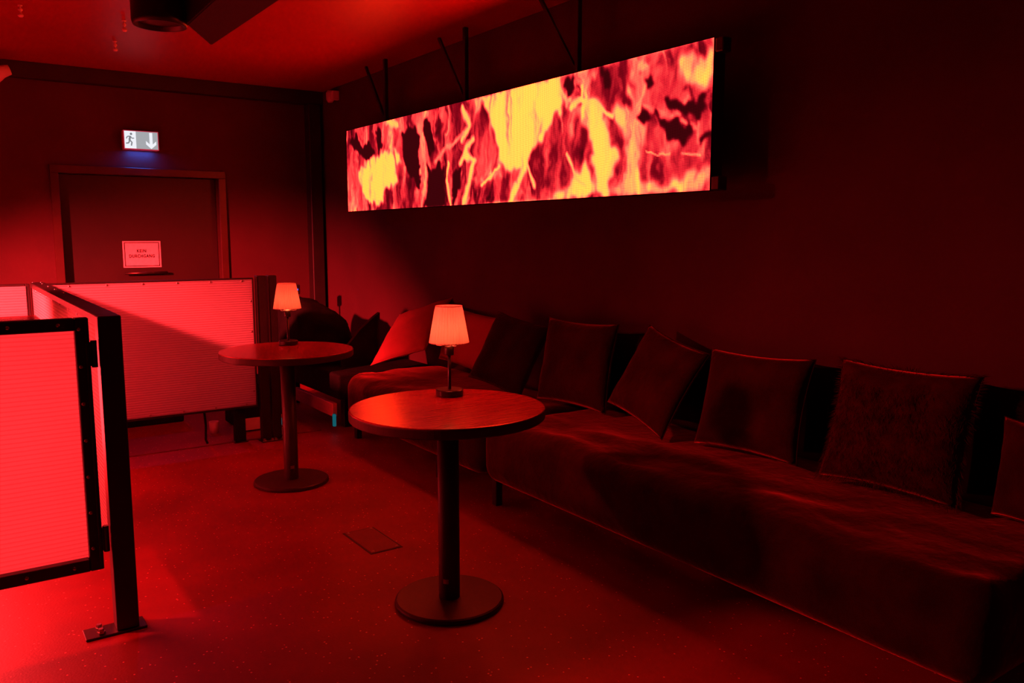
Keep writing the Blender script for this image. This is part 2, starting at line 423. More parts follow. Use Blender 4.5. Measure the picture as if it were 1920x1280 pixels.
w2 = (fbm(X0 * 16, Y0 * 10, 23) - .5)
XW, YW = X0 + wx * .16 + w2 * .06, Y0 + wy * .22 + w2 * .06
fl = fbm(XW * 7 + 2 * wx, YW * 1.6 + XW * 1.2, 31, 6)
rid = 1 - np.abs(2 * fbm(XW * 4.2, YW * 1.7 + .7 * XW, 57, 4) - 1)
V = 0.40 + 0.95 * (fl - .5) + 0.22 * np.clip(rid - .88, 0, 1) / .12
tongue = (fbm(X0 * 13, Y0 * 1.4, 101, 4) - .5)
wmod = fbm(X0 * 9, Y0 * 7, 131, 3)
def blur(a, n=1):
    for _ in range(n):
        a = (np.roll(a, 1, 0) + np.roll(a, -1, 0) + np.roll(a, 1, 1) + np.roll(a, -1, 1) + 2 * a) / 6
    return a
def poly_mask(pts, soft=3):
    P = [uvpx(*p) for p in pts]; P = [(a * AR, b) for a, b in P]
    ins = np.zeros(XW.shape, bool); n = len(P)
    xq, yq = X0 + wx * .08 + w2 * .14, Y0 + wy * .08 + w2 * .10 + tongue * .17
    for i in range(n):
        x1, y1 = P[i]; x2, y2 = P[(i + 1) % n]
        if y1 == y2: continue
        c = ((y1 > yq) != (y2 > yq)) & (xq < (x2 - x1) * (yq - y1) / (y2 - y1) + x1)
        ins ^= c
    return blur(ins.astype(float), soft)
def line_mask(pts, wd):
    P = [uvpx(*p) for p in pts]; P = [(a * AR, b) for a, b in P]
    px0 = abs(uvpx(pts[0][0], pts[0][1] + 10)[1] - uvpx(*pts[0])[1]) / 10 * wd
    xq, yq = X0 + wx * .09 + w2 * .03, Y0 + wy * .08 + w2 * .03
    dm = np.full(XW.shape, 9.0)
    for (x1, y1), (x2, y2) in zip(P, P[1:]):
        L2 = (x2 - x1) ** 2 + (y2 - y1) ** 2 + 1e-9
        t = np.clip(((xq - x1) * (x2 - x1) + (yq - y1) * (y2 - y1)) / L2, 0, 1)
        dm = np.minimum(dm, np.hypot(xq - x1 - t * (x2 - x1), yq - y1 - t * (y2 - y1)))
    return np.clip(1.35 - dm / (px0 * .5 * (.35 + 1.3 * wmod) + 1e-6) * .7, 0, 1)
def put(mask, val): 
    global V
    V = V * (1 - mask) + val * mask
tex = (fbm(XW * 15, YW * 4 + XW * 2, 77, 5) - .5) * 1.3
# regions of middling red, then the glowing yellow masses, streaks and the black holes
for val, pts in ((.30, [(1075, 225), (1100, 225), (1112, 275), (1110, 340), (1095, 345), (1078, 300)]), (.30, [(1138, 205), (1160, 250), (1165, 320), (1150, 355), (1140, 330), (1150, 270)]),
                 (.34, [(1190, 280), (1290, 272), (1285, 315), (1245, 342), (1205, 345)]), (.27, [(1125, 120), (1180, 110), (1165, 190), (1148, 200), (1130, 165)]),
                 (.33, [(1000, 270), (1062, 235), (1080, 300), (1050, 345), (1000, 365)]), (.26, [(890, 340), (960, 320), (950, 378), (880, 380)]), (.38, [(860, 210), (905, 215), (930, 280), (900, 330), (880, 290)]),
                 (.34, [(735, 385), (740, 345), (770, 350), (785, 385)]), (.52, [(1195, 130), (1270, 110), (1260, 180), (1225, 200), (1190, 190)]), (.50, [(735, 235), (775, 230), (760, 290), (740, 300)]), (.55, [(660, 390), (655, 310), (672, 320), (690, 390)]),
                 (.5, [(1210, 225), (1250, 260), (1310, 262), (1330, 280), (1190, 275)])):
    put(poly_mask(pts, 12) * .85, val + tex * .30)
for val, pts in ((1.0, [(670, 318), (700, 296), (727, 283), (738, 300), (746, 330), (742, 352), (726, 350), (714, 388), (692, 376), (676, 345)]), (.95, [(738, 275), (748, 290), (752, 305), (742, 300)]),
                 (1.0, [(893, 178), (990, 150), (1052, 140), (1060, 165), (1052, 190), (1040, 230), (1012, 262), (985, 290), (975, 312), (955, 318), (938, 290), (928, 250), (918, 225), (905, 205)]),
                 (.95, [(1028, 374), (1060, 350), (1090, 325), (1100, 300), (1110, 340), (1118, 370)]), (.97, [(1083, 205), (1105, 188), (1130, 205), (1142, 240), (1150, 300), (1148, 366), (1120, 366), (1116, 300), (1103, 250), (1090, 230)]),
                 (.82, [(1148, 208), (1175, 200), (1190, 250), (1200, 320), (1210, 364), (1165, 366), (1168, 290)]), (.80, [(1268, 115), (1300, 92), (1334, 100), (1334, 145), (1300, 168), (1282, 142)]),
                 (.80, [(1165, 367), (1334, 356), (1334, 322), (1288, 315), (1250, 342), (1190, 350)]), (.75, [(1190, 225), (1210, 235), (1200, 275), (1180, 268)])):
    put(poly_mask(pts, 7), val - np.clip(-tex - .12, 0, 1) * .8 + np.clip(tex, 0, 1) * .3)
for val, wd, pts in ((.95, 8, [(845, 390), (838, 340), (842, 305)]), (.95, 10, [(868, 388), (880, 335), (888, 298), (872, 290)]), (.9, 8, [(862, 302), (885, 258)]), (.9, 8, [(868, 205), (880, 232), (868, 262)]), 
                     (.9, 6, [(904, 348), (936, 310)]), (.98, 10, [(958, 382), (975, 335), (988, 300)]), (.9, 6, [(988, 300), (1002, 348)]), (.72, 9, [(790, 388), (800, 330), (793, 280), (785, 238)]), (.9, 9, [(728, 228), (746, 232)]), (.85, 5, [(1062, 288), (1080, 330), (1100, 352)]),
                     (.92, 7, [(1085, 185), (1148, 212)]), (.92, 7, [(1068, 205), (1090, 180), (1092, 160)]), (.75, 3, [(1215, 282), (1235, 289), (1255, 281)]), (.75, 3, [(1278, 283), (1312, 287)]), (.7, 5, [(1180, 215), (1205, 180), (1210, 145)]), (.62, 6, [(1208, 192), (1250, 215), (1300, 235)]),
                     (.65, 7, [(818, 300), (845, 270), (870, 250)]), (.6, 5, [(805, 230), (815, 262)])):
    put(line_mask(pts, wd), val)
for pts in ([(655, 268), (668, 252), (680, 275), (692, 268), (702, 285), (693, 302), (680, 290), (668, 284)], [(703, 242), (714, 238), (719, 278), (708, 284)], [(750, 242), (775, 228), (786, 262), (780, 290), (789, 320), (786, 352), (770, 332), (757, 300)],
            [(790, 240), (801, 222), (816, 262), (806, 290), (797, 265)], [(800, 312), (825, 300), (833, 340), (833, 391), (796, 391), (806, 340)], [(848, 335), (863, 308), (860, 345), (852, 390), (848, 390)], [(1063, 152), (1080, 138), (1081, 168), (1066, 192)],
            [(1194, 230), (1216, 203), (1224, 222), (1206, 234)], [(1225, 203), (1262, 220), (1296, 232), (1282, 260), (1256, 248), (1240, 225)], [(1244, 182), (1252, 175), (1275, 192), (1300, 190), (1318, 170), (1332, 166), (1326, 200), (1310, 222), (1290, 210), (1265, 205)],
            [(1308, 246), (1334, 243), (1334, 258), (1304, 259)], [(1204, 132), (1220, 138), (1227, 162), (1212, 156)], [(1130, 140), (1138, 132), (1144, 165), (1134, 168)]):
    put(poly_mask(pts, 3), 0.0)
put(poly_mask([(880, 355), (905, 350), (930, 360), (925, 385), (880, 386)], 6) * .8, .08 + .9 * np.clip(tex + .1, 0, 1))
V = np.clip(V + tex * .22 * np.clip(V * 4, 0, 1), 0, 1)
stops = np.array([0, .10, .27, .42, .56, .70, .85, 1.0])
cols = np.array([(.05, .0012, .003), (.07, .0012, .0035), (.28, .002, .010), (.95, .020, .035), (2.2, .085, .075), (4.5, .24, .13), (18.0, .54, .12), (25.0, .72, .095)])
RGB = np.stack([np.interp(V, stops, cols[:, k]) for k in range(3)], -1)
me = bpy.data.meshes.new('display')
co = np.stack([np.zeros_like(uu), SL / 2 - uu * SL, SH - vv * SH], -1).reshape(-1, 3)
idx = np.arange((NU + 1) * (NV + 1)).reshape(NV + 1, NU + 1)
fc = np.stack([idx[:-1, :-1], idx[1:, :-1], idx[1:, 1:], idx[:-1, 1:]], -1).reshape(-1, 4)
me.from_pydata(co.tolist(), [], fc.tolist())
at = me.color_attributes.new('picture', 'FLOAT_COLOR', 'POINT')
at.data.foreach_set('color', np.concatenate([RGB.reshape(-1, 3), np.ones((co.shape[0], 1))], 1).astype(np.float32).ravel())
m = bpy.data.materials.new('led_pixels'); m.use_nodes = True
nt = m.node_tree; N = nt.nodes; L = nt.links; N.clear()
out = N.new('ShaderNodeOutputMaterial'); em = N.new('ShaderNodeEmission'); L.new(em.outputs[0], out.inputs[0])
va = N.new('ShaderNodeVertexColor'); va.layer_name = 'picture'
tc = N.new('ShaderNodeTexCoord'); mp = N.new('ShaderNodeVectorMath'); mp.operation = 'MULTIPLY'; mp.inputs[1].default_value = (0, NU / SL, NV / SH)
L.new(tc.outputs['Object'], mp.inputs[0])
fr = N.new('ShaderNodeVectorMath'); fr.operation = 'FRACTION'; L.new(mp.outputs[0], fr.inputs[0])
sb_ = N.new('ShaderNodeVectorMath'); sb_.operation = 'SUBTRACT'; sb_.inputs[1].default_value = (0, .5, .5); L.new(fr.outputs[0], sb_.inputs[0])
ln = N.new('ShaderNodeVectorMath'); ln.operation = 'LENGTH'; L.new(sb_.outputs[0], ln.inputs[0])
mr = N.new('ShaderNodeMapRange'); mr.inputs['From Min'].default_value = .30; mr.inputs['From Max'].default_value = .56; mr.inputs['To Min'].default_value = 1.55; mr.inputs['To Max'].default_value = .14
L.new(ln.outputs['Value'], mr.inputs['Value'])
L.new(va.outputs['Color'], em.inputs['Color']); L.new(mr.outputs[0], em.inputs['Strength'])
me.materials.append(m)
o = bpy.data.objects.new('display', me); COL.objects.link(o); o.parent = scr; o.location = (-.001, 0, 0)
obj('cabinet', box(B(), (.0, -SL / 2, 0), (.075, SL / 2, SH), .002), M['black_steel'], scr)
for z in (.0, SH - .06):
    obj('corner_bracket', box(B(), (.005, -SL / 2 - .045, z), (.06, -SL / 2, z + .06), .004), M['hinge'], scr)
obj('rear_rail', box(B(), (.075, -SL / 2 + .1, SH - .10), (.115, SL / 2 - .1, SH - .05), .003), M['black_steel'], scr)
cy0 = (YL + YR) / 2
for px_ in (722, 873, 1084):
    yy = onx(px_, 100 if px_ < 1300 else 45, SX + .095).y - cy0
    st = obj('hanging_strut', box(B(), (.08, yy - .014, SH - .08), (.11, yy + .014, CZ - ZB), .003), M['black_steel'], scr)
    bm = B(); a = Vector((.095, yy + .01, SH + .03)); b = Vector((.095, yy + .34, CZ - ZB))
    dv = (b - a).normalized(); n = Vector((0, -dv.z, dv.y)) * .010
    va_ = [bm.verts.new(p + Vector((sx_, 0, 0))) for sx_ in (-.008, .008) for p in (a + n, b + n, b - n, a - n)]
    for f in ((0, 1, 2, 3), (7, 6, 5, 4), (0, 4, 5, 1), (1, 5, 6, 2), (2, 6, 7, 3), (3, 7, 4, 0)): bm.faces.new([va_[i] for i in f])
    obj('diagonal_brace', bm, M['black_steel'], scr)

# ------------------------------------------------------------------ ceiling fittings
zb = 2.30
c = onz(300, 49, zb)
t_ = thing('ceiling_can_spot', 'black cylindrical ceiling spot can hanging beside the angular black box', 'spotlight', (c.x, c.y, zb))
bm = B(); lathe(bm, [(0, .035), (.095, .035), (.100, .0), (.112, .0), (.118, .02), (.118, .26), (.10, .29), (0, .29)], 40); obj('housing', bm, M['black_steel'], t_, True)
bm = B(); lathe(bm, [(0, .012), (.05, .014), (.098, .02), (.098, .03), (0, .03)], 32); obj('lens', bm, M['hinge'], t_, True)
obj('mount', tube(B(), [(0, 0, .28), (0, 0, CZ - zb)], .018, 10), M['black_steel'], t_, True)
bm = B()
for s_ in (-1, 1): box(bm, (s_ * .119, -.015, .2), (s_ * .125, .015, .33))
box(bm, (-.125, -.015, .325), (.125, .015, .335)); obj('yoke', bm, M['black_steel'], t_)
A1 = onz(400, 84, zb); A2 = onz(393, 84, zb); A3 = onz(350, 47, zb)
t_ = thing('ceiling_box', 'black angular box mounted on the ceiling next to the can spot', 'ceiling box', (A1.x, A1.y, zb))
poly = [(0, 0), (.012, -1.6), (A3.x - A1.x - .02, -1.6), (A3.x - A1.x, A3.y - A1.y), (A2.x - A1.x, A2.y - A1.y)]
bm = prism(B(), poly, 0, CZ - zb); bmesh.ops.bevel(bm, geom=bm.edges[:], offset=.006, segments=2, affect='EDGES'); obj('body', bm, M['black_steel'], t_)
bm = B(); tube(bm, [(A2.x - A1.x - .004, A2.y - A1.y - .012, .01), (A2.x - A1.x - .004, A2.y - A1.y - .012, CZ - zb)], .006, 8); obj('edge_cable', bm, M['hinge'], t_, True)

for k, (hx, hy, hl) in enumerate(((38, 20, 'small pale knobbed ceiling stud out over the booth, away from the can spot'), (233, 48, 'small pale knobbed ceiling stud right beside the can spot'), (216, 86, 'small pale knobbed ceiling stud between the can spot and the wall beam'))):
    q = onz(hx, hy, CZ - .03)
    hk = thing('ceiling_stud', hl, 'stud', (q.x, q.y, CZ), group='ceiling studs')
    bm = B(); lathe(bm, [(0, 0), (.006, 0), (.005, -.012), (.012, -.020), (.013, -.027), (.005, -.036), (.005, -.042), (.014, -.050), (.016, -.058), (.010, -.066), (0, -.068)], 16); obj('stud', bm, M['white_plastic'], hk, True)
    bm = B(); lathe(bm, [(0, -.005), (.012, -.005), (.014, 0), (0, 0)], 16); obj('flange', bm, M['white_plastic'], hk, True)

# ------------------------------------------------------------------ booth of black frames and opal sheets
def screw_proto():
    bm = B(); lathe(bm, [(0, .004), (.004, .0035), (.0065, .001), (.0065, 0)], 10); return bm
SCREW = obj('screw', screw_proto(), M['screw'], None, True)
first_screw = [True]
def screw(parent, loc, rot):
    if first_screw[0]:
        first_screw[0] = False; SCREW.parent = parent; SCREW.location = loc; SCREW.rotation_euler = rot; return SCREW
    return share(SCREW, parent, loc, rot)
GY = 3.04
PZ0, PZ1 = .245, 1.106
RX90 = (math.pi / 2, 0, 0); RY90 = (0, -math.pi / 2, 0)
def panel_frame(t, x0, x1, z0, z1, fwd_, y=0.0, sheet_y=.015):
    """frame of four flat bars in the XZ plane, faces at y-0.02..y+0.02; sheet behind them"""
    for a, b in ((x0, x0 + fwd_), (x1 - fwd_, x1)):
        obj('upright_bar', box(B(), (a, y - .018, z0), (b, y + .018, z1), .003), M['black_steel'], t)
    for a, b in ((z0, z0 + fwd_), (z1 - fwd_, z1)):
        obj('cross_bar', box(B(), (x0 + fwd_, y - .018, a), (x1 - fwd_, y + .018, b), .003), M['black_steel'], t)
    obj('opal_sheet', box(B(), (x0 + fwd_ * .4, y + .019, z0 + fwd_ * .4), (x1 - fwd_ * .4, y + .029, z1 - fwd_ * .4)), M['poly'], t)
# gate (front), hinged on the corner post
gx1 = 0.393
gx0 = gx1 - 1.05
g = thing('booth_gate', 'glowing opal gate in a black steel frame hinged on the corner post', 'gate', (0, GY, 0))
panel_frame(g, gx0, gx1, PZ0 - .01, PZ1 - .004, .042)
obj('stile_rib', box(B(), (gx1 - .014, -.024, PZ0 + .02), (gx1 - .010, -.018, PZ1 - .02)), M['hinge'], g)
for k in range(7):
    screw(g, (gx1 - .030, -.018, PZ0 + .07 + k * .125), RX90)
for k in range(7):
    for z in (PZ0 + .012, PZ1 - .024): screw(g, (gx1 - .09 - k * .14, -.018, z), RX90)
for z in (.98, .34):
    bm = B(); tube(bm, [(gx1 + .012, -.012, z - .045), (gx1 + .012, -.012, z + .045)], .010, 12)
    box(bm, (gx1 - .004, -.015, z - .04), (gx1 + .016, -.008, z + .04))
    obj('hinge', bm, M['hinge'], g, False)
obj('catch', prism_xz(B(), [(.06 + gx0 + .62, .272), (.085 + gx0 + .62, .300), (.115 + gx0 + .62, .290), (.105 + gx0 + .62, .272)], -.028, -.018), M['hinge'], g)
# corner post
pl = ony(189, 760, GY).x; 
p0 = onz(208, 1188); p1 = onz(255, 1165)
PX0, PX1 = .418, .490
cpst = thing('corner_post', 'black square steel corner post bolted to the floor beside the gate', 'post', ((PX0 + PX1) / 2, GY, 0))
obj('post', box(B(), (-.036, -.036, .008), (.036, .036, PZ1), .004, 2), M['black_steel'], cpst)
fp = obj('foot_plate', box(B(), (-.135, -.045, 0), (.06, .045, .008), .002), M['black_steel'], cpst)
for x in (-.085,):
    for y in (-.02, .02):
        bm = B(); lathe(bm, [(0, .018), (.009, .018), (.010, .008), (.014, .008), (.014, 0)], 6); obj('bolt', bm, M['screw'], fp, loc=(x, y, .008))
# side partition running back from the post
RYp = 5.42
sd = thing('side_partition', 'opal side partition with a wide black top rail running back from the corner post', 'partition', (.455, 0, 0))
obj('top_rail', box(B(), (-.036, GY + .037, PZ1 - .03), (.036, RYp - .03, PZ1), .003), M['black_steel'], sd)
obj('bottom_rail', box(B(), (-.012, GY + .037, PZ0), (.012, RYp - .03, PZ0 + .035), .003), M['black_steel'], sd)
obj('opal_sheet', box(B(), (-.028, GY + .04, PZ0 + .01), (-.018, RYp - .035, PZ1 - .02)), M['poly'], sd)
obj('middle_stile', box(B(), (-.014, 4.2, PZ0 + .03), (.014, 4.235, PZ1 - .03), .003), M['black_steel'], sd)
for k in range(8): screw(sd, (-.028, 3.3 + k * .27, PZ1 - .036), RY90)
for k in range(4): screw(sd, (.012, 4.35 + k * .3, PZ1), (0, 0, 0))
# rear partitions
ra = ony(475, 640, RYp)
rr = thing('rear_partition', 'wide opal rear partition in a thin black frame, lit red in front of the door', 'partition', (0, RYp, 0))
rx0, rx1 = .495, ra.x + .012
zt = PZ1 - .012
obj('top_bar', box(B(), (rx0, -.012, zt - .006), (rx1, .02, zt + .004), .002), M['black_steel'], rr)
obj('bottom_bar', box(B(), (rx0, -.014, PZ0 - .008), (rx1, .02, PZ0 + .006), .002), M['black_steel'], rr)
for a, b in ((rx0, rx0 + .012), (rx1 - .012, rx1)):
    obj('upright_bar', box(B(), (a, -.013, PZ0 + .006), (b, .02, zt - .006), .002), M['black_steel'], rr)
obj('opal_sheet', box(B(), (rx0 + .004, -.008, PZ0 + .003), (rx1 - .004, .002, zt - .004)), M['poly'], rr)
for k in range(6):
    screw(rr, (rx0 + .12 + k * .2, -.009, zt - .016), RX90)
    screw(rr, (rx0 + .12 + k * .2, -.009, PZ0 + .016), RX90)
for k in range(4): screw(rr, (rx1 - .022, -.009, PZ0 + .1 + k * .2), RX90)
r2 = thing('rear_partition', 'opal rear partition seen over the gate inside the booth', 'partition', (0, RYp, 0))
panel_frame(r2, -.75, .415, PZ0, PZ1 - .006, .02)
obj('sheet_face', box(B(), (-.73, -.024, PZ0 + .02), (.395, -.0185, PZ1 - .02)), M['poly'], r2)
ip = thing('booth_post', 'black square post where the side partition meets the rear partition', 'post', (.455, RYp, 0))
obj('post', box(B(), (-.03, -.028, .006), (.03, .028, PZ1), .003), M['black_steel'], ip)
obj('foot_plate', box(B(), (-.06, -.05, 0), (.06, .05, .006), .002), M['black_steel'], ip)
screw(ip, (-.02, -.0, PZ1), (0, 0, 0)); screw(ip, (.02, -.01, PZ1), (0, 0, 0))
for i, (pa, pb, lab) in enumerate(((482, 499, 'slim black post closing the end of the rear opal partition'), (503, 519, 'free black post next to the end post of the rear partition'))):
    a = ony(pa, 600, RYp); b = ony(pb, 600, RYp); wd = b.x - a.x
    t_ = thing('partition_post', lab, 'post', ((a.x + b.x) / 2, RYp, 0))
    obj('post', box(B(), (-wd / 2, -.025, .006), (wd / 2, .025, PZ1 + .004), .003), M['black_steel'], t_)
    obj('edge_strip', box(B(), (-wd / 2 - .003, -.028, .02), (-wd / 2 + .002, -.022, PZ1)), M['hinge'], t_)
    fp = obj('foot_plate', box(B(), (-.045, -.07, 0), (.045, .04, .006), .002), M['black_steel'], t_)
    for x in (-.026, .026):
        bm = B(); lathe(bm, [(0, .016), (.009, .016), (.010, .006), (.015, .006), (.015, 0)], 6); obj('bolt', bm, M['screw'], fp, loc=(x, -.052, .006))
# inner counter of the booth
t_ = thing('booth_counter', 'red lit narrow counter top inside the booth behind the gate', 'counter', (0, 0, 0))
obj('counter_top', box(B(), (-1.3, 3.95, .97), (.36, 4.45, 1.0), .004), M['table_top'], t_)
for x in (-1.25, .3): obj('leg', box(B(), (x, 4.36, 0), (x + .04, 4.40, .97), .003), M['black_steel'], t_)

# things on the floor under and behind the rear partition
t_ = tag(obj('black_crate', box(B(), (.62, 6.32, 0), (1.42, 6.8, .48), .012, 2), M['bag']), 'long black box on the floor behind the rear opal partition', 'box')
q = onz(448, 826)
t_ = thing('support_leg', 'thick dark square leg standing under the rear opal partition', 'leg', (q.x, RYp + .05, 0))
obj('leg_tube', box(B(), (-.035, -.02, .006), (.035, .03, PZ0 - .009), .003), M['bag'], t_); obj('foot', box(B(), (-.045, -.03, 0), (.045, .04, .006)), M['black_steel'], t_)
q = onz(402, 812)
bm = B(); lathe(bm, [(0, 0), (.028, 0), (.034, .085), (.031, .085), (.026, .006), (0, .006)], 24)
tag(obj('cup', bm, M['white_plastic'], None, True, loc=(q.x, q.y, 0)), 'small paper cup on the floor under the rear partition', 'cup')
q = onz(388, 832)
bm = B(); tube(bm, [(q.x, q.y - .02, .008), (q.x - .005, q.y, .03), (q.x + .004, q.y + .02, .12), (q.x + .002, q.y + .05, .25), (q.x, q.y + .06, .42)], .008, 8)
tag(obj('cable', bm, M['bag'], None, True), 'black cable hanging down to the floor under the rear partition', 'cable')
q = onz(492, 816); qy = 5.72
ca = ony(452, 790, qy); cb = ony(531, 790, qy)
t_ = thing('equipment_case', 'black equipment case with a grey front strip standing behind the end posts', 'case', ((ca.x + cb.x) / 2, qy, 0)); cw = cb.x - ca.x
obj('case_body', box(B(), (-cw / 2, .004, .012), (cw / 2 + .1, .4, .34), .008, 2), M['bag'], t_)
za, zb_ = ony(490, 781, qy).z, ony(490, 803, qy).z
st = obj('front_strip', box(B(), (-cw / 2, -.002, zb_), (cw / 2, .004, za)), M['grey_plate'], t_)
q = ony(525, 789, qy - .003); obj('status_light', box(B(), (q.x - t_.location.x - .012, -.004, q.z - .03), (q.x - t_.location.x + .014, -.002, q.z + .022), .001), M['cyan_led'], st)
for x in (-cw / 2 + .04, cw / 2): obj('foot', box(B(), (x, .02, 0), (x + .04, .06, .012)), M['bag'], t_)
# low bench beyond the sofa, with the bag on it
bench = thing('low_bench', 'low dark bench with a slanted end panel and a bare board apron beyond the sofa', 'bench', (2.22, 5.36, 0))
obj('seat', box(B(), (.03, .02, .22), (.80, 1.30, .40), .015, 2), M['bag'], bench)
ap = obj('apron', box(B(), (-.015, .03, .105), (.02, .80, .20), .003), M['wood'], bench)
obj('light_strip', box(B(), (-.02, .005, .04), (.0, .028, .125), .002), M['cyan_led'], ap)
for y in (.1, 1.15): obj('leg', box(B(), (.1, y, 0), (.16, y + .06, .22), .003), M['black_steel'], bench)
pa = [ony(*q, 5.75) for q in ((640, 660), (672, 618), (700, 592), (709, 585), (709, 700), (640, 700))]
obj('end_panel', prism_xz(B(), [(p.x - 2.22, max(p.z, .39)) for p in pa], .36, .40), M['sofa'], bench)
def bagdisp(p):
    n = noise.noise_vector(p * 6.0) * .035 + noise.noise_vector(p * 15) * .012
    return p + n
q0 = ony(530, 560, 6.0); q1 = ony(650, 600, 6.0)
b_ = thing('black_bag', 'big slumped black bag heaped on the low bench beside the corner', 'bag', (2.36, 6.05, .405))
bm = B(); soft_box(bm, (-.24, -.25, 0), (.24, .42, .43), (.12, .14, .14), (10, 16, 10), lambda p: bagdisp(p) + Vector((.0, 0, (-.12 * max(0, p.x) / .2 + .07 * max(0, -p.x) / .2) * p.z / .4)))
zmin = min(v.co.z for v in bm.verts)
for v in bm.verts: v.co.z -= zmin
obj('bag_body', bm, M['bag'], b_, True)
q = ony(559, 543, 6.78)
t_ = thing('standby_device', 'slim black stand with a tiny blue light rising behind the bag', 'device', (q.x, 6.84, 0))
obj('stem', tube(B(), [(0, 0, 0), (0, 0, q.z - .03)], .012, 8), M['black_steel'], t_, True)
obj('head', box(B(), (-.03, -.03, q.z - .04), (.03, .03, q.z + .04), .006, 2), M['black_steel'], t_)
obj('blue_light', box(B(), (-.018, -.036, q.z - .008), (.010, -.0305, q.z + .008), .001), M['blue_led'], t_)

# floor hatch
hp = [onz(*p) for p in ((642, 999), (703, 989), (754, 1026), (694, 1040))]
hx0 = (hp[0].x + hp[3].x) / 2; hx1 = (hp[1].x + hp[2].x) / 2; hy0 = (hp[2].y + hp[3].y) / 2; hy1 = (hp[0].y + hp[1].y) / 2
t_ = thing('floor_hatch', 'small dark cover plate screwed to the floor between the tables', 'hatch', ((hx0 + hx1) / 2, (hy0 + hy1) / 2, 0))
a, b = (hx1 - hx0) / 2, (hy1 - hy0) / 2
obj('rim', box(B(), (-a, -b, .0005), (a, b, .002)), M['black_trim'], t_)
obj('cover_plate', box(B(), (-a + .008, -b + .008, .0005), (a - .008, b - .008, .004), .001), M['hatch'], t_)
for sx_ in (-1, 1):
    for sy_ in (-1, 1): screw(t_, (sx_ * (a - .02), sy_ * (b - .02), .004), (0, 0, 0))

# ------------------------------------------------------------------ tables and lamps
def make_table(label):
    t = thing('bistro_table', label, 'table', group='round bistro tables')
    R = TR
    bm = B(); lathe(bm, [(0, .75), (R - .006, .75), (R - .002, .7495), (R - .0015, .746), (0, .746)], 96); top = obj('table_top', bm, M['table_top'], t)
    bm = B(); lathe(bm, [(0, .746), (R - .001, .746), (R, .742), (R, .716), (R - .004, .712), (0, .712)], 96); obj('edge_band', bm, M['table_edge'], top)
    bm = B(); lathe(bm, [(0, .712), (.16, .712), (.16, .704), (0, .704)], 32); obj('mounting_plate', bm, M['table_metal'], t)
    bm = B(); lathe(bm, [(PR, .022), (PR, .704), (0, .704)], 40); pole = obj('pole', bm, M['table_metal'], t, True)
    bm = B()
    a0 = math.radians(205)
    for k in range(6):
        a1, a2 = a0 + k * .09, a0 + (k + 1) * .09
        vs_ = [bm.verts.new(((PR + .0008) * math.cos(a), (PR + .0008) * math.sin(a), z)) for a, z in ((a1, .085), (a2, .085), (a2, .103), (a1, .103))]
        bm.faces.new(vs_)
    r = bmesh.ops.solidify(bm, geom=bm.faces[:], thickness=-.0006)
    obj('maker_label', bm, M['paper'], pole)
    bm = B(); lathe(bm, [(0, .022), (BR - .008, .022), (BR - .002, .018), (BR, .012), (BR, .004), (BR - .006, 0), (0, 0)], 80); obj('base_plate', bm, M['table_metal'], t)
    return t
def pdepth(p): return (Vector(p) - EYE).dot(_fw)
T1 = onz(843, 1127); T2 = onz(547, 903)
TR = 183.0 * pdepth((T1.x, T1.y, .75)) / F; BR = 101.5 * pdepth((T1.x, T1.y, 0)) / F; PR = 20.0 * pdepth((T1.x, T1.y, .4)) / F
ta = make_table('round bistro table between the floor hatch and the cushioned sofa')
ta.location = (T1.x, T1.y, 0)
tb = copy_tree(ta); tb.location = (T2.x, T2.y, 0); tb.rotation_euler.z = math.radians(40)
tb['label'] = 'round bistro table in front of the rear opal partition and its end posts'
def make_lamp(label):
    t = thing('table_lamp', label, 'lamp', group='pleated table lamps')
    bm = B(); lathe(bm, [(0, .026), (.050, .026), (.0535, .023), (.0535, .003), (.051, 0), (0, 0)], 48); obj('base', bm, M['lamp_black'], t, False)
    bm = B(); lathe(bm, [(.0065, .026), (.0065, .165), (0, .165)], 16); obj('stem', bm, M['lamp_black'], t, True)
    bm = B(); lathe(bm, [(0, .160), (.017, .160), (.018, .164), (.018, .192), (.014, .196), (0, .196)], 24); obj('socket', bm, M['lamp_black'], t, True)
    zs0, zs1, r0, r1 = .208, .352, .076, .051
    prof = [(r0, zs0), (r0 - .0005, zs0 + .003)] + [(r0 + (r1 - r0) * k / 6, zs0 + (zs1 - zs0) * k / 6) for k in range(1, 6)] + [(r1 + .0005, zs1 - .003), (r1, zs1)]
    bm = B(); NP = 34
    lathe(bm, prof, NP * 8, fn=lambda f, z: 1 + (.034 if z < zs1 - .01 else .012) * math.cos(2 * math.pi * f * NP))
    sh_ = obj('shade', bm, M['shade'], t, True)
    for rr_, zz in ((r0, zs0 + .001), (r1 + .0006, zs1 - .001)):
        bm = B(); tube(bm, [(rr_ * math.cos(2 * math.pi * k / 48), rr_ * math.sin(2 * math.pi * k / 48), zz) for k in range(48)], .0016, 6, True); obj('rim', bm, M['shade_rim'], sh_, True)
    bm = B()
    for k in range(3):
        a = math.radians(35 + 120 * k); ca_, sa_ = math.cos(a), math.sin(a)
        tube(bm, [(r * ca_, r * sa_, z) for r, z in ((.020, .199), (.034, .197), (.048, .199), (.054, .206), (.056, .225), (.054, .245))], .0017, 6)
    tube(bm, [(.020 * math.cos(2 * math.pi * k / 24), .020 * math.sin(2 * math.pi * k / 24), .199) for k in range(24)], .0018, 6, True)
    obj('shade_carrier', bm, M['wire'], t, True)
    bm = B(); lathe(bm, [(0, .20), (.011, .20), (.013, .225), (.021, .25), (.022, .268), (.014, .284), (0, .288)], 20); obj('bulb', bm, M['bulb'], t, True)
    return t
la = make_lamp('small pleated table lamp on the table between the floor hatch and the sofa')
q = onz(843, 741, .75); la.location = (q.x, q.y, .7505)
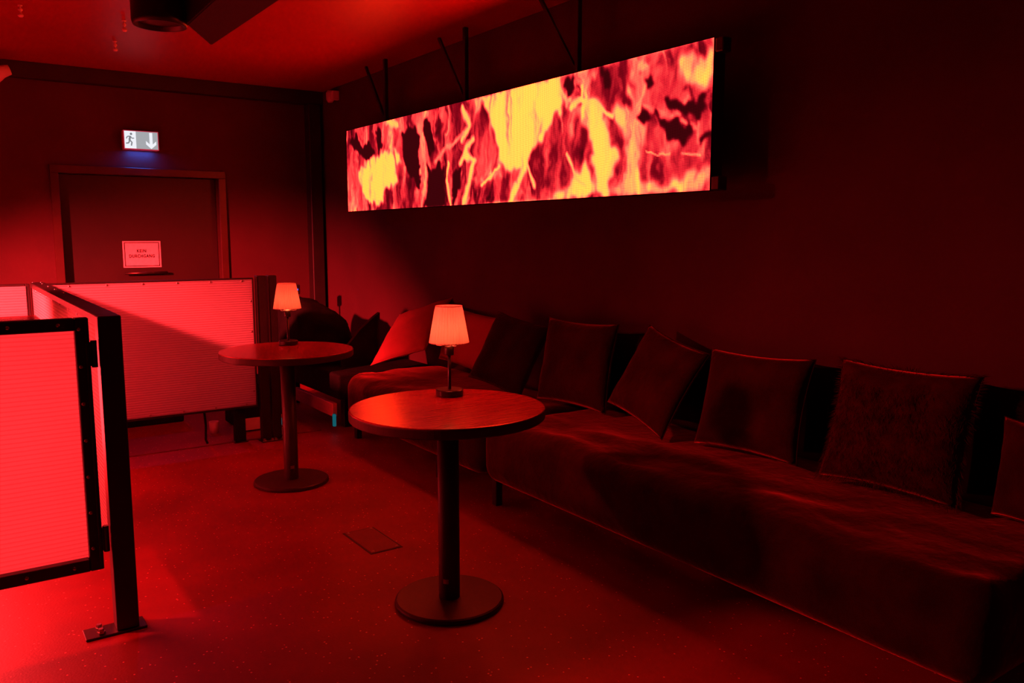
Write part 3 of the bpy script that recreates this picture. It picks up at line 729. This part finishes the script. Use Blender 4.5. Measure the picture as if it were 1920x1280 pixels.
lb = copy_tree(la); q = onz(541, 646, .75); lb.location = (q.x, q.y, .7505); lb.rotation_euler.z = math.radians(50)
lb['label'] = 'small pleated table lamp on the table in front of the rear partition posts'
# the bulbs' own light
light('lamp_bulb_light', 'POINT', la.location + Vector((0, 0, .262)), None, 5.0, (1.0, .05, .028), shadow_soft_size=.028)
light('lamp_bulb_light', 'POINT', lb.location + Vector((0, 0, .262)), None, 1.5, (1.0, .045, .035), shadow_soft_size=.028)

# ------------------------------------------------------------------ sofas
def wrinkle(p):
    n = noise.noise(Vector((p.x * 3.0, p.y * 1.7, p.z * 3))) * .030 + noise.noise(Vector((p.x * 9, p.y * 5, p.z * 7 + 3))) * .014 + noise.noise(Vector((p.x * 26, p.y * 13, p.z * 20))) * .003
    top = max(0.0, min(1.0, (p.z - .15) / .25)) * (1 - .75 * max(0, min(1, (p.x - 2.5) / .15)))
    return Vector((p.x + n * .35 * top * (1 if p.x < 2.5 else 0), p.y, p.z + n * top))
SEAT = .435
def sofa(label, y0, y1, rfar):
    t = thing('sofa', label, 'sofa', (2.6, (y0 + y1) / 2, 0))
    off = Vector((-2.6, -(y0 + y1) / 2, 0))
    bm = B()
    soft_box(bm, (2.2, y0, .125), (3.015, y1, SEAT), (.09, .09, .09), (26, int((y1 - y0) / .03), 12), wrinkle)
    if rfar:
        for v in bm.verts:              # the far front corner is rounded off
            dy = v.co.y - (y1 - rfar); dx = (2.2 + rfar) - v.co.x
            if dy > 0 and dx > 0:
                d_ = math.hypot(dx, dy); m_ = max(dx, dy)
                if d_ > 0: v.co.x = 2.2 + rfar - dx / d_ * m_; v.co.y = y1 - rfar + dy / d_ * m_
    zmax = max(v.co.z for v in bm.verts)
    for v in bm.verts:
        v.co += off
    obj('seat_block', bm, M['sofa'], t, True)
    for x in (2.27, 2.92):
        for y in ((y0 + .5 if rfar else y0 + .06), y1 - .06 - rfar * .5):
            obj('leg', box(B(), Vector((x - .02, y - .02, 0)) + off, Vector((x + .02, y + .02, .14)) + off, .003), M['black_steel'], t)
    return t
seam = onx(903, 900, 2.22).y
sofa('long brown velour sofa bench that carries most of the cushions', .97, seam - .01, 0.0)
sofa('shorter brown velour sofa bench with a rounded end next to the low bench', seam + .01, 5.28, .22)

# ------------------------------------------------------------------ cushions
def pillow(bm, w, h, t, n=22, seed=0):
    sides = []
    for s_ in (1, -1):
        g_ = []
        for j in range(n + 1):
            row = []
            for i in range(n + 1):
                u = 2 * i / n - 1; v = 2 * j / n - 1
                u = math.copysign(abs(u) ** .85, u); v = math.copysign(abs(v) ** .85, v)
                x = w / 2 * u * (1 - .07 * (1 - v * v)); y = h / 2 * v * (1 - .07 * (1 - u * u))
                th = t / 2 * (max(0, 1 - u ** 4) * max(0, 1 - v ** 4)) ** .62
                nn = noise.noise(Vector((u * 2.1 + seed * 7.3, v * 2.1, s_))) * .22 + noise.noise(Vector((u * 6 + seed, v * 6, s_ * 3))) * .08
                th *= 1 + nn
                if s_ == -1 and (i in (0, n) or j in (0, n)): row.append(sides[0][j][i]); continue
                row.append(bm.verts.new((x, y, s_ * th)))
            g_.append(row)
        sides.append(g_)
        for j in range(n):
            for i in range(n):
                f = (g_[j][i], g_[j][i + 1], g_[j + 1][i + 1], g_[j + 1][i])
                bm.faces.new(f if s_ == 1 else f[::-1])
    return bm
def rim_path(w, h, n=14):
    P = []
    def pt(u, v): return Vector((w / 2 * u * (1 - .07 * (1 - v * v)), h / 2 * v * (1 - .07 * (1 - u * u)), 0))
    for k in range(n): P.append(pt(-1 + 2 * k / n, -1))
    for k in range(n): P.append(pt(1, -1 + 2 * k / n))
    for k in range(n): P.append(pt(1 - 2 * k / n, 1))
    for k in range(n): P.append(pt(-1, 1 - 2 * k / n))
    return P
cnum = [0]
def cushion(px4, xt, m, label, thick=.13, bot_z=SEAT + .01, xb=None, fur=False):
    """corners TL, TR, BL, BR in the photograph: the lower two lie on the seat, the upper two lean at depth xt"""
    TL, TRc = (onx(*px4[0], xt), onx(*px4[1], xt)); BL, BRc = (onz(*px4[2], bot_z), onz(*px4[3], bot_z))
    if xb: BL, BRc = (Vector((xb, onx(*px4[k], xb).y, bot_z)) for k in (2, 3))
    c = (TL + TRc + BL + BRc) / 4
    U = (TRc + BRc - TL - BL) / 2; W_ = (TL + TRc - BL - BRc) / 2
    w_, h_ = U.length, W_.length
    u = U.normalized(); nrm = u.cross(W_).normalized(); v = nrm.cross(u).normalized()
    # shear is kept small: use the mean of both axes
    vv_ = W_.normalized(); vv_ = (v + vv_).normalized(); u2 = vv_.cross(nrm).normalized()
    R = Matrix((u2, vv_, nrm)).transposed()
    cnum[0] += 1
    t = thing('cushion', label, 'cushion', c, group='cushions along the sofa')
    t.rotation_euler = R.to_euler()
    bm = pillow(B(), w_ * 1.03, h_ * 1.03, thick, seed=cnum[0])
    # settle it: nothing through the wall or below the seat
    mxx = max((R @ p.co + c).x for p in bm.verts); mnz = min((R @ p.co + c).z for p in bm.verts)
    t.location = c + Vector((min(0, WX - .004 - mxx), 0, max(0, SEAT + (.03 if fur else .02) - mnz)))
    obj('cover', bm, m, t, True)
    bm = B(); tube(bm, rim_path(w_ * 1.03, h_ * 1.03), .0022, 5, True); obj('seam', bm, m, t, True)
    if fur:
        bm = B(); rg = random.Random(5)
        for k in range(5200):
            if k < 1500:
                P = rim_path(w_ * 1.03, h_ * 1.03, 40); p = P[rg.randrange(len(P))] + Vector((rg.uniform(-.006, .006), rg.uniform(-.006, .006), rg.uniform(-.008, .008)))
                d_ = Vector((p.x / w_ * 1.6, p.y / h_ * 1.6 - .6, rg.uniform(-.3, .5)))
            else:
                a, b = rg.uniform(-.97, .97), rg.uniform(-.97, .97)
                th = thick / 2 * ((1 - a ** 4) * (1 - b ** 4)) ** .62
                p = Vector((w_ / 2 * a * .97, h_ / 2 * b * .97, th)); d_ = Vector((rg.uniform(-.4, .4), -.9, .55))
            d_ = d_.normalized() * rg.uniform(.014, .030)
            s_ = Vector((rg.uniform(-1, 1), rg.uniform(-1, 1), 0)).normalized() * .0011
            v1, v2, v3 = bm.verts.new(p + s_), bm.verts.new(p - s_), bm.verts.new(p + d_)
            bm.faces.new((v1, v2, v3))
        tag(obj('long_pile', bm, M['fur'], t), kind='stuff')
    return t
cushion([(752, 618), (830, 600), (724, 690), (812, 697)], 2.93, M['cush_rose'], 'pale rose cushion at the rounded end of the sofa beside the low bench', .12)
cushion([(845, 592), (941, 602), (822, 704), (912, 716)], 2.98, M['cush_rose'], 'pale rose cushion leaning on the wall, half hidden by a dark olive cushion', .10, xb=2.90)
cushion([(946, 605), (1028, 624), (865, 722), (985, 752)], 2.84, M['cush_olive'], 'dark olive cushion tilted over the pale rose cushion behind the lamp', .11)
cushion([(1032, 612), (1165, 608), (1006, 752), (1129, 778)], 2.84, M['cush_brown'], 'upright brown cushion with pointed top corners, red light along its lower edge', .13)
cushion([(1130, 640), (1218, 626), (1120, 765), (1215, 775)], 2.99, M['cush_black'], 'black cushion squeezed between the upright brown one and the slanted one', .07, xb=2.97)
cushion([(1262, 662), (1350, 690), (1262, 800), (1345, 815)], 2.995, M['cush_black'], 'black cushion against the wall behind the slanted brown cushion', .06, xb=2.98)
cushion([(1221, 651), (1338, 688), (1128, 784), (1242, 829)], 2.84, M['cush_brown'], 'slanted dark brown cushion leaning sideways on its corner next to the square one', .11)
cushion([(1341, 677), (1533, 673), (1297, 836), (1486, 877)], 2.84, M['cush_brown'], 'square brown velvet cushion between the slanted one and the shaggy one', .13)
cushion([(1515, 700), (1650, 697), (1505, 860), (1640, 880)], 2.995, M['cush_black'], 'black cushion in the gap behind the shaggy cushion', .06, xb=2.98)
cushion([(1583, 694), (1850, 722), (1534, 906), (1782, 958)], 2.84, M['fur'], 'large shaggy long-pile cushion with fringed edges', .13, fur=True)
cushion([(1830, 738), (2030, 745), (1815, 930), (1990, 985)], 2.99, M['cush_black'], 'black cushion against the wall beyond the shaggy one', .07, xb=2.97)
cushion([(1882, 800), (2090, 830), (1864, 962), (2050, 1045)], 2.80, M['cush_brown'], 'brown cushion at the near end of the long sofa, next to the shaggy one', .11)
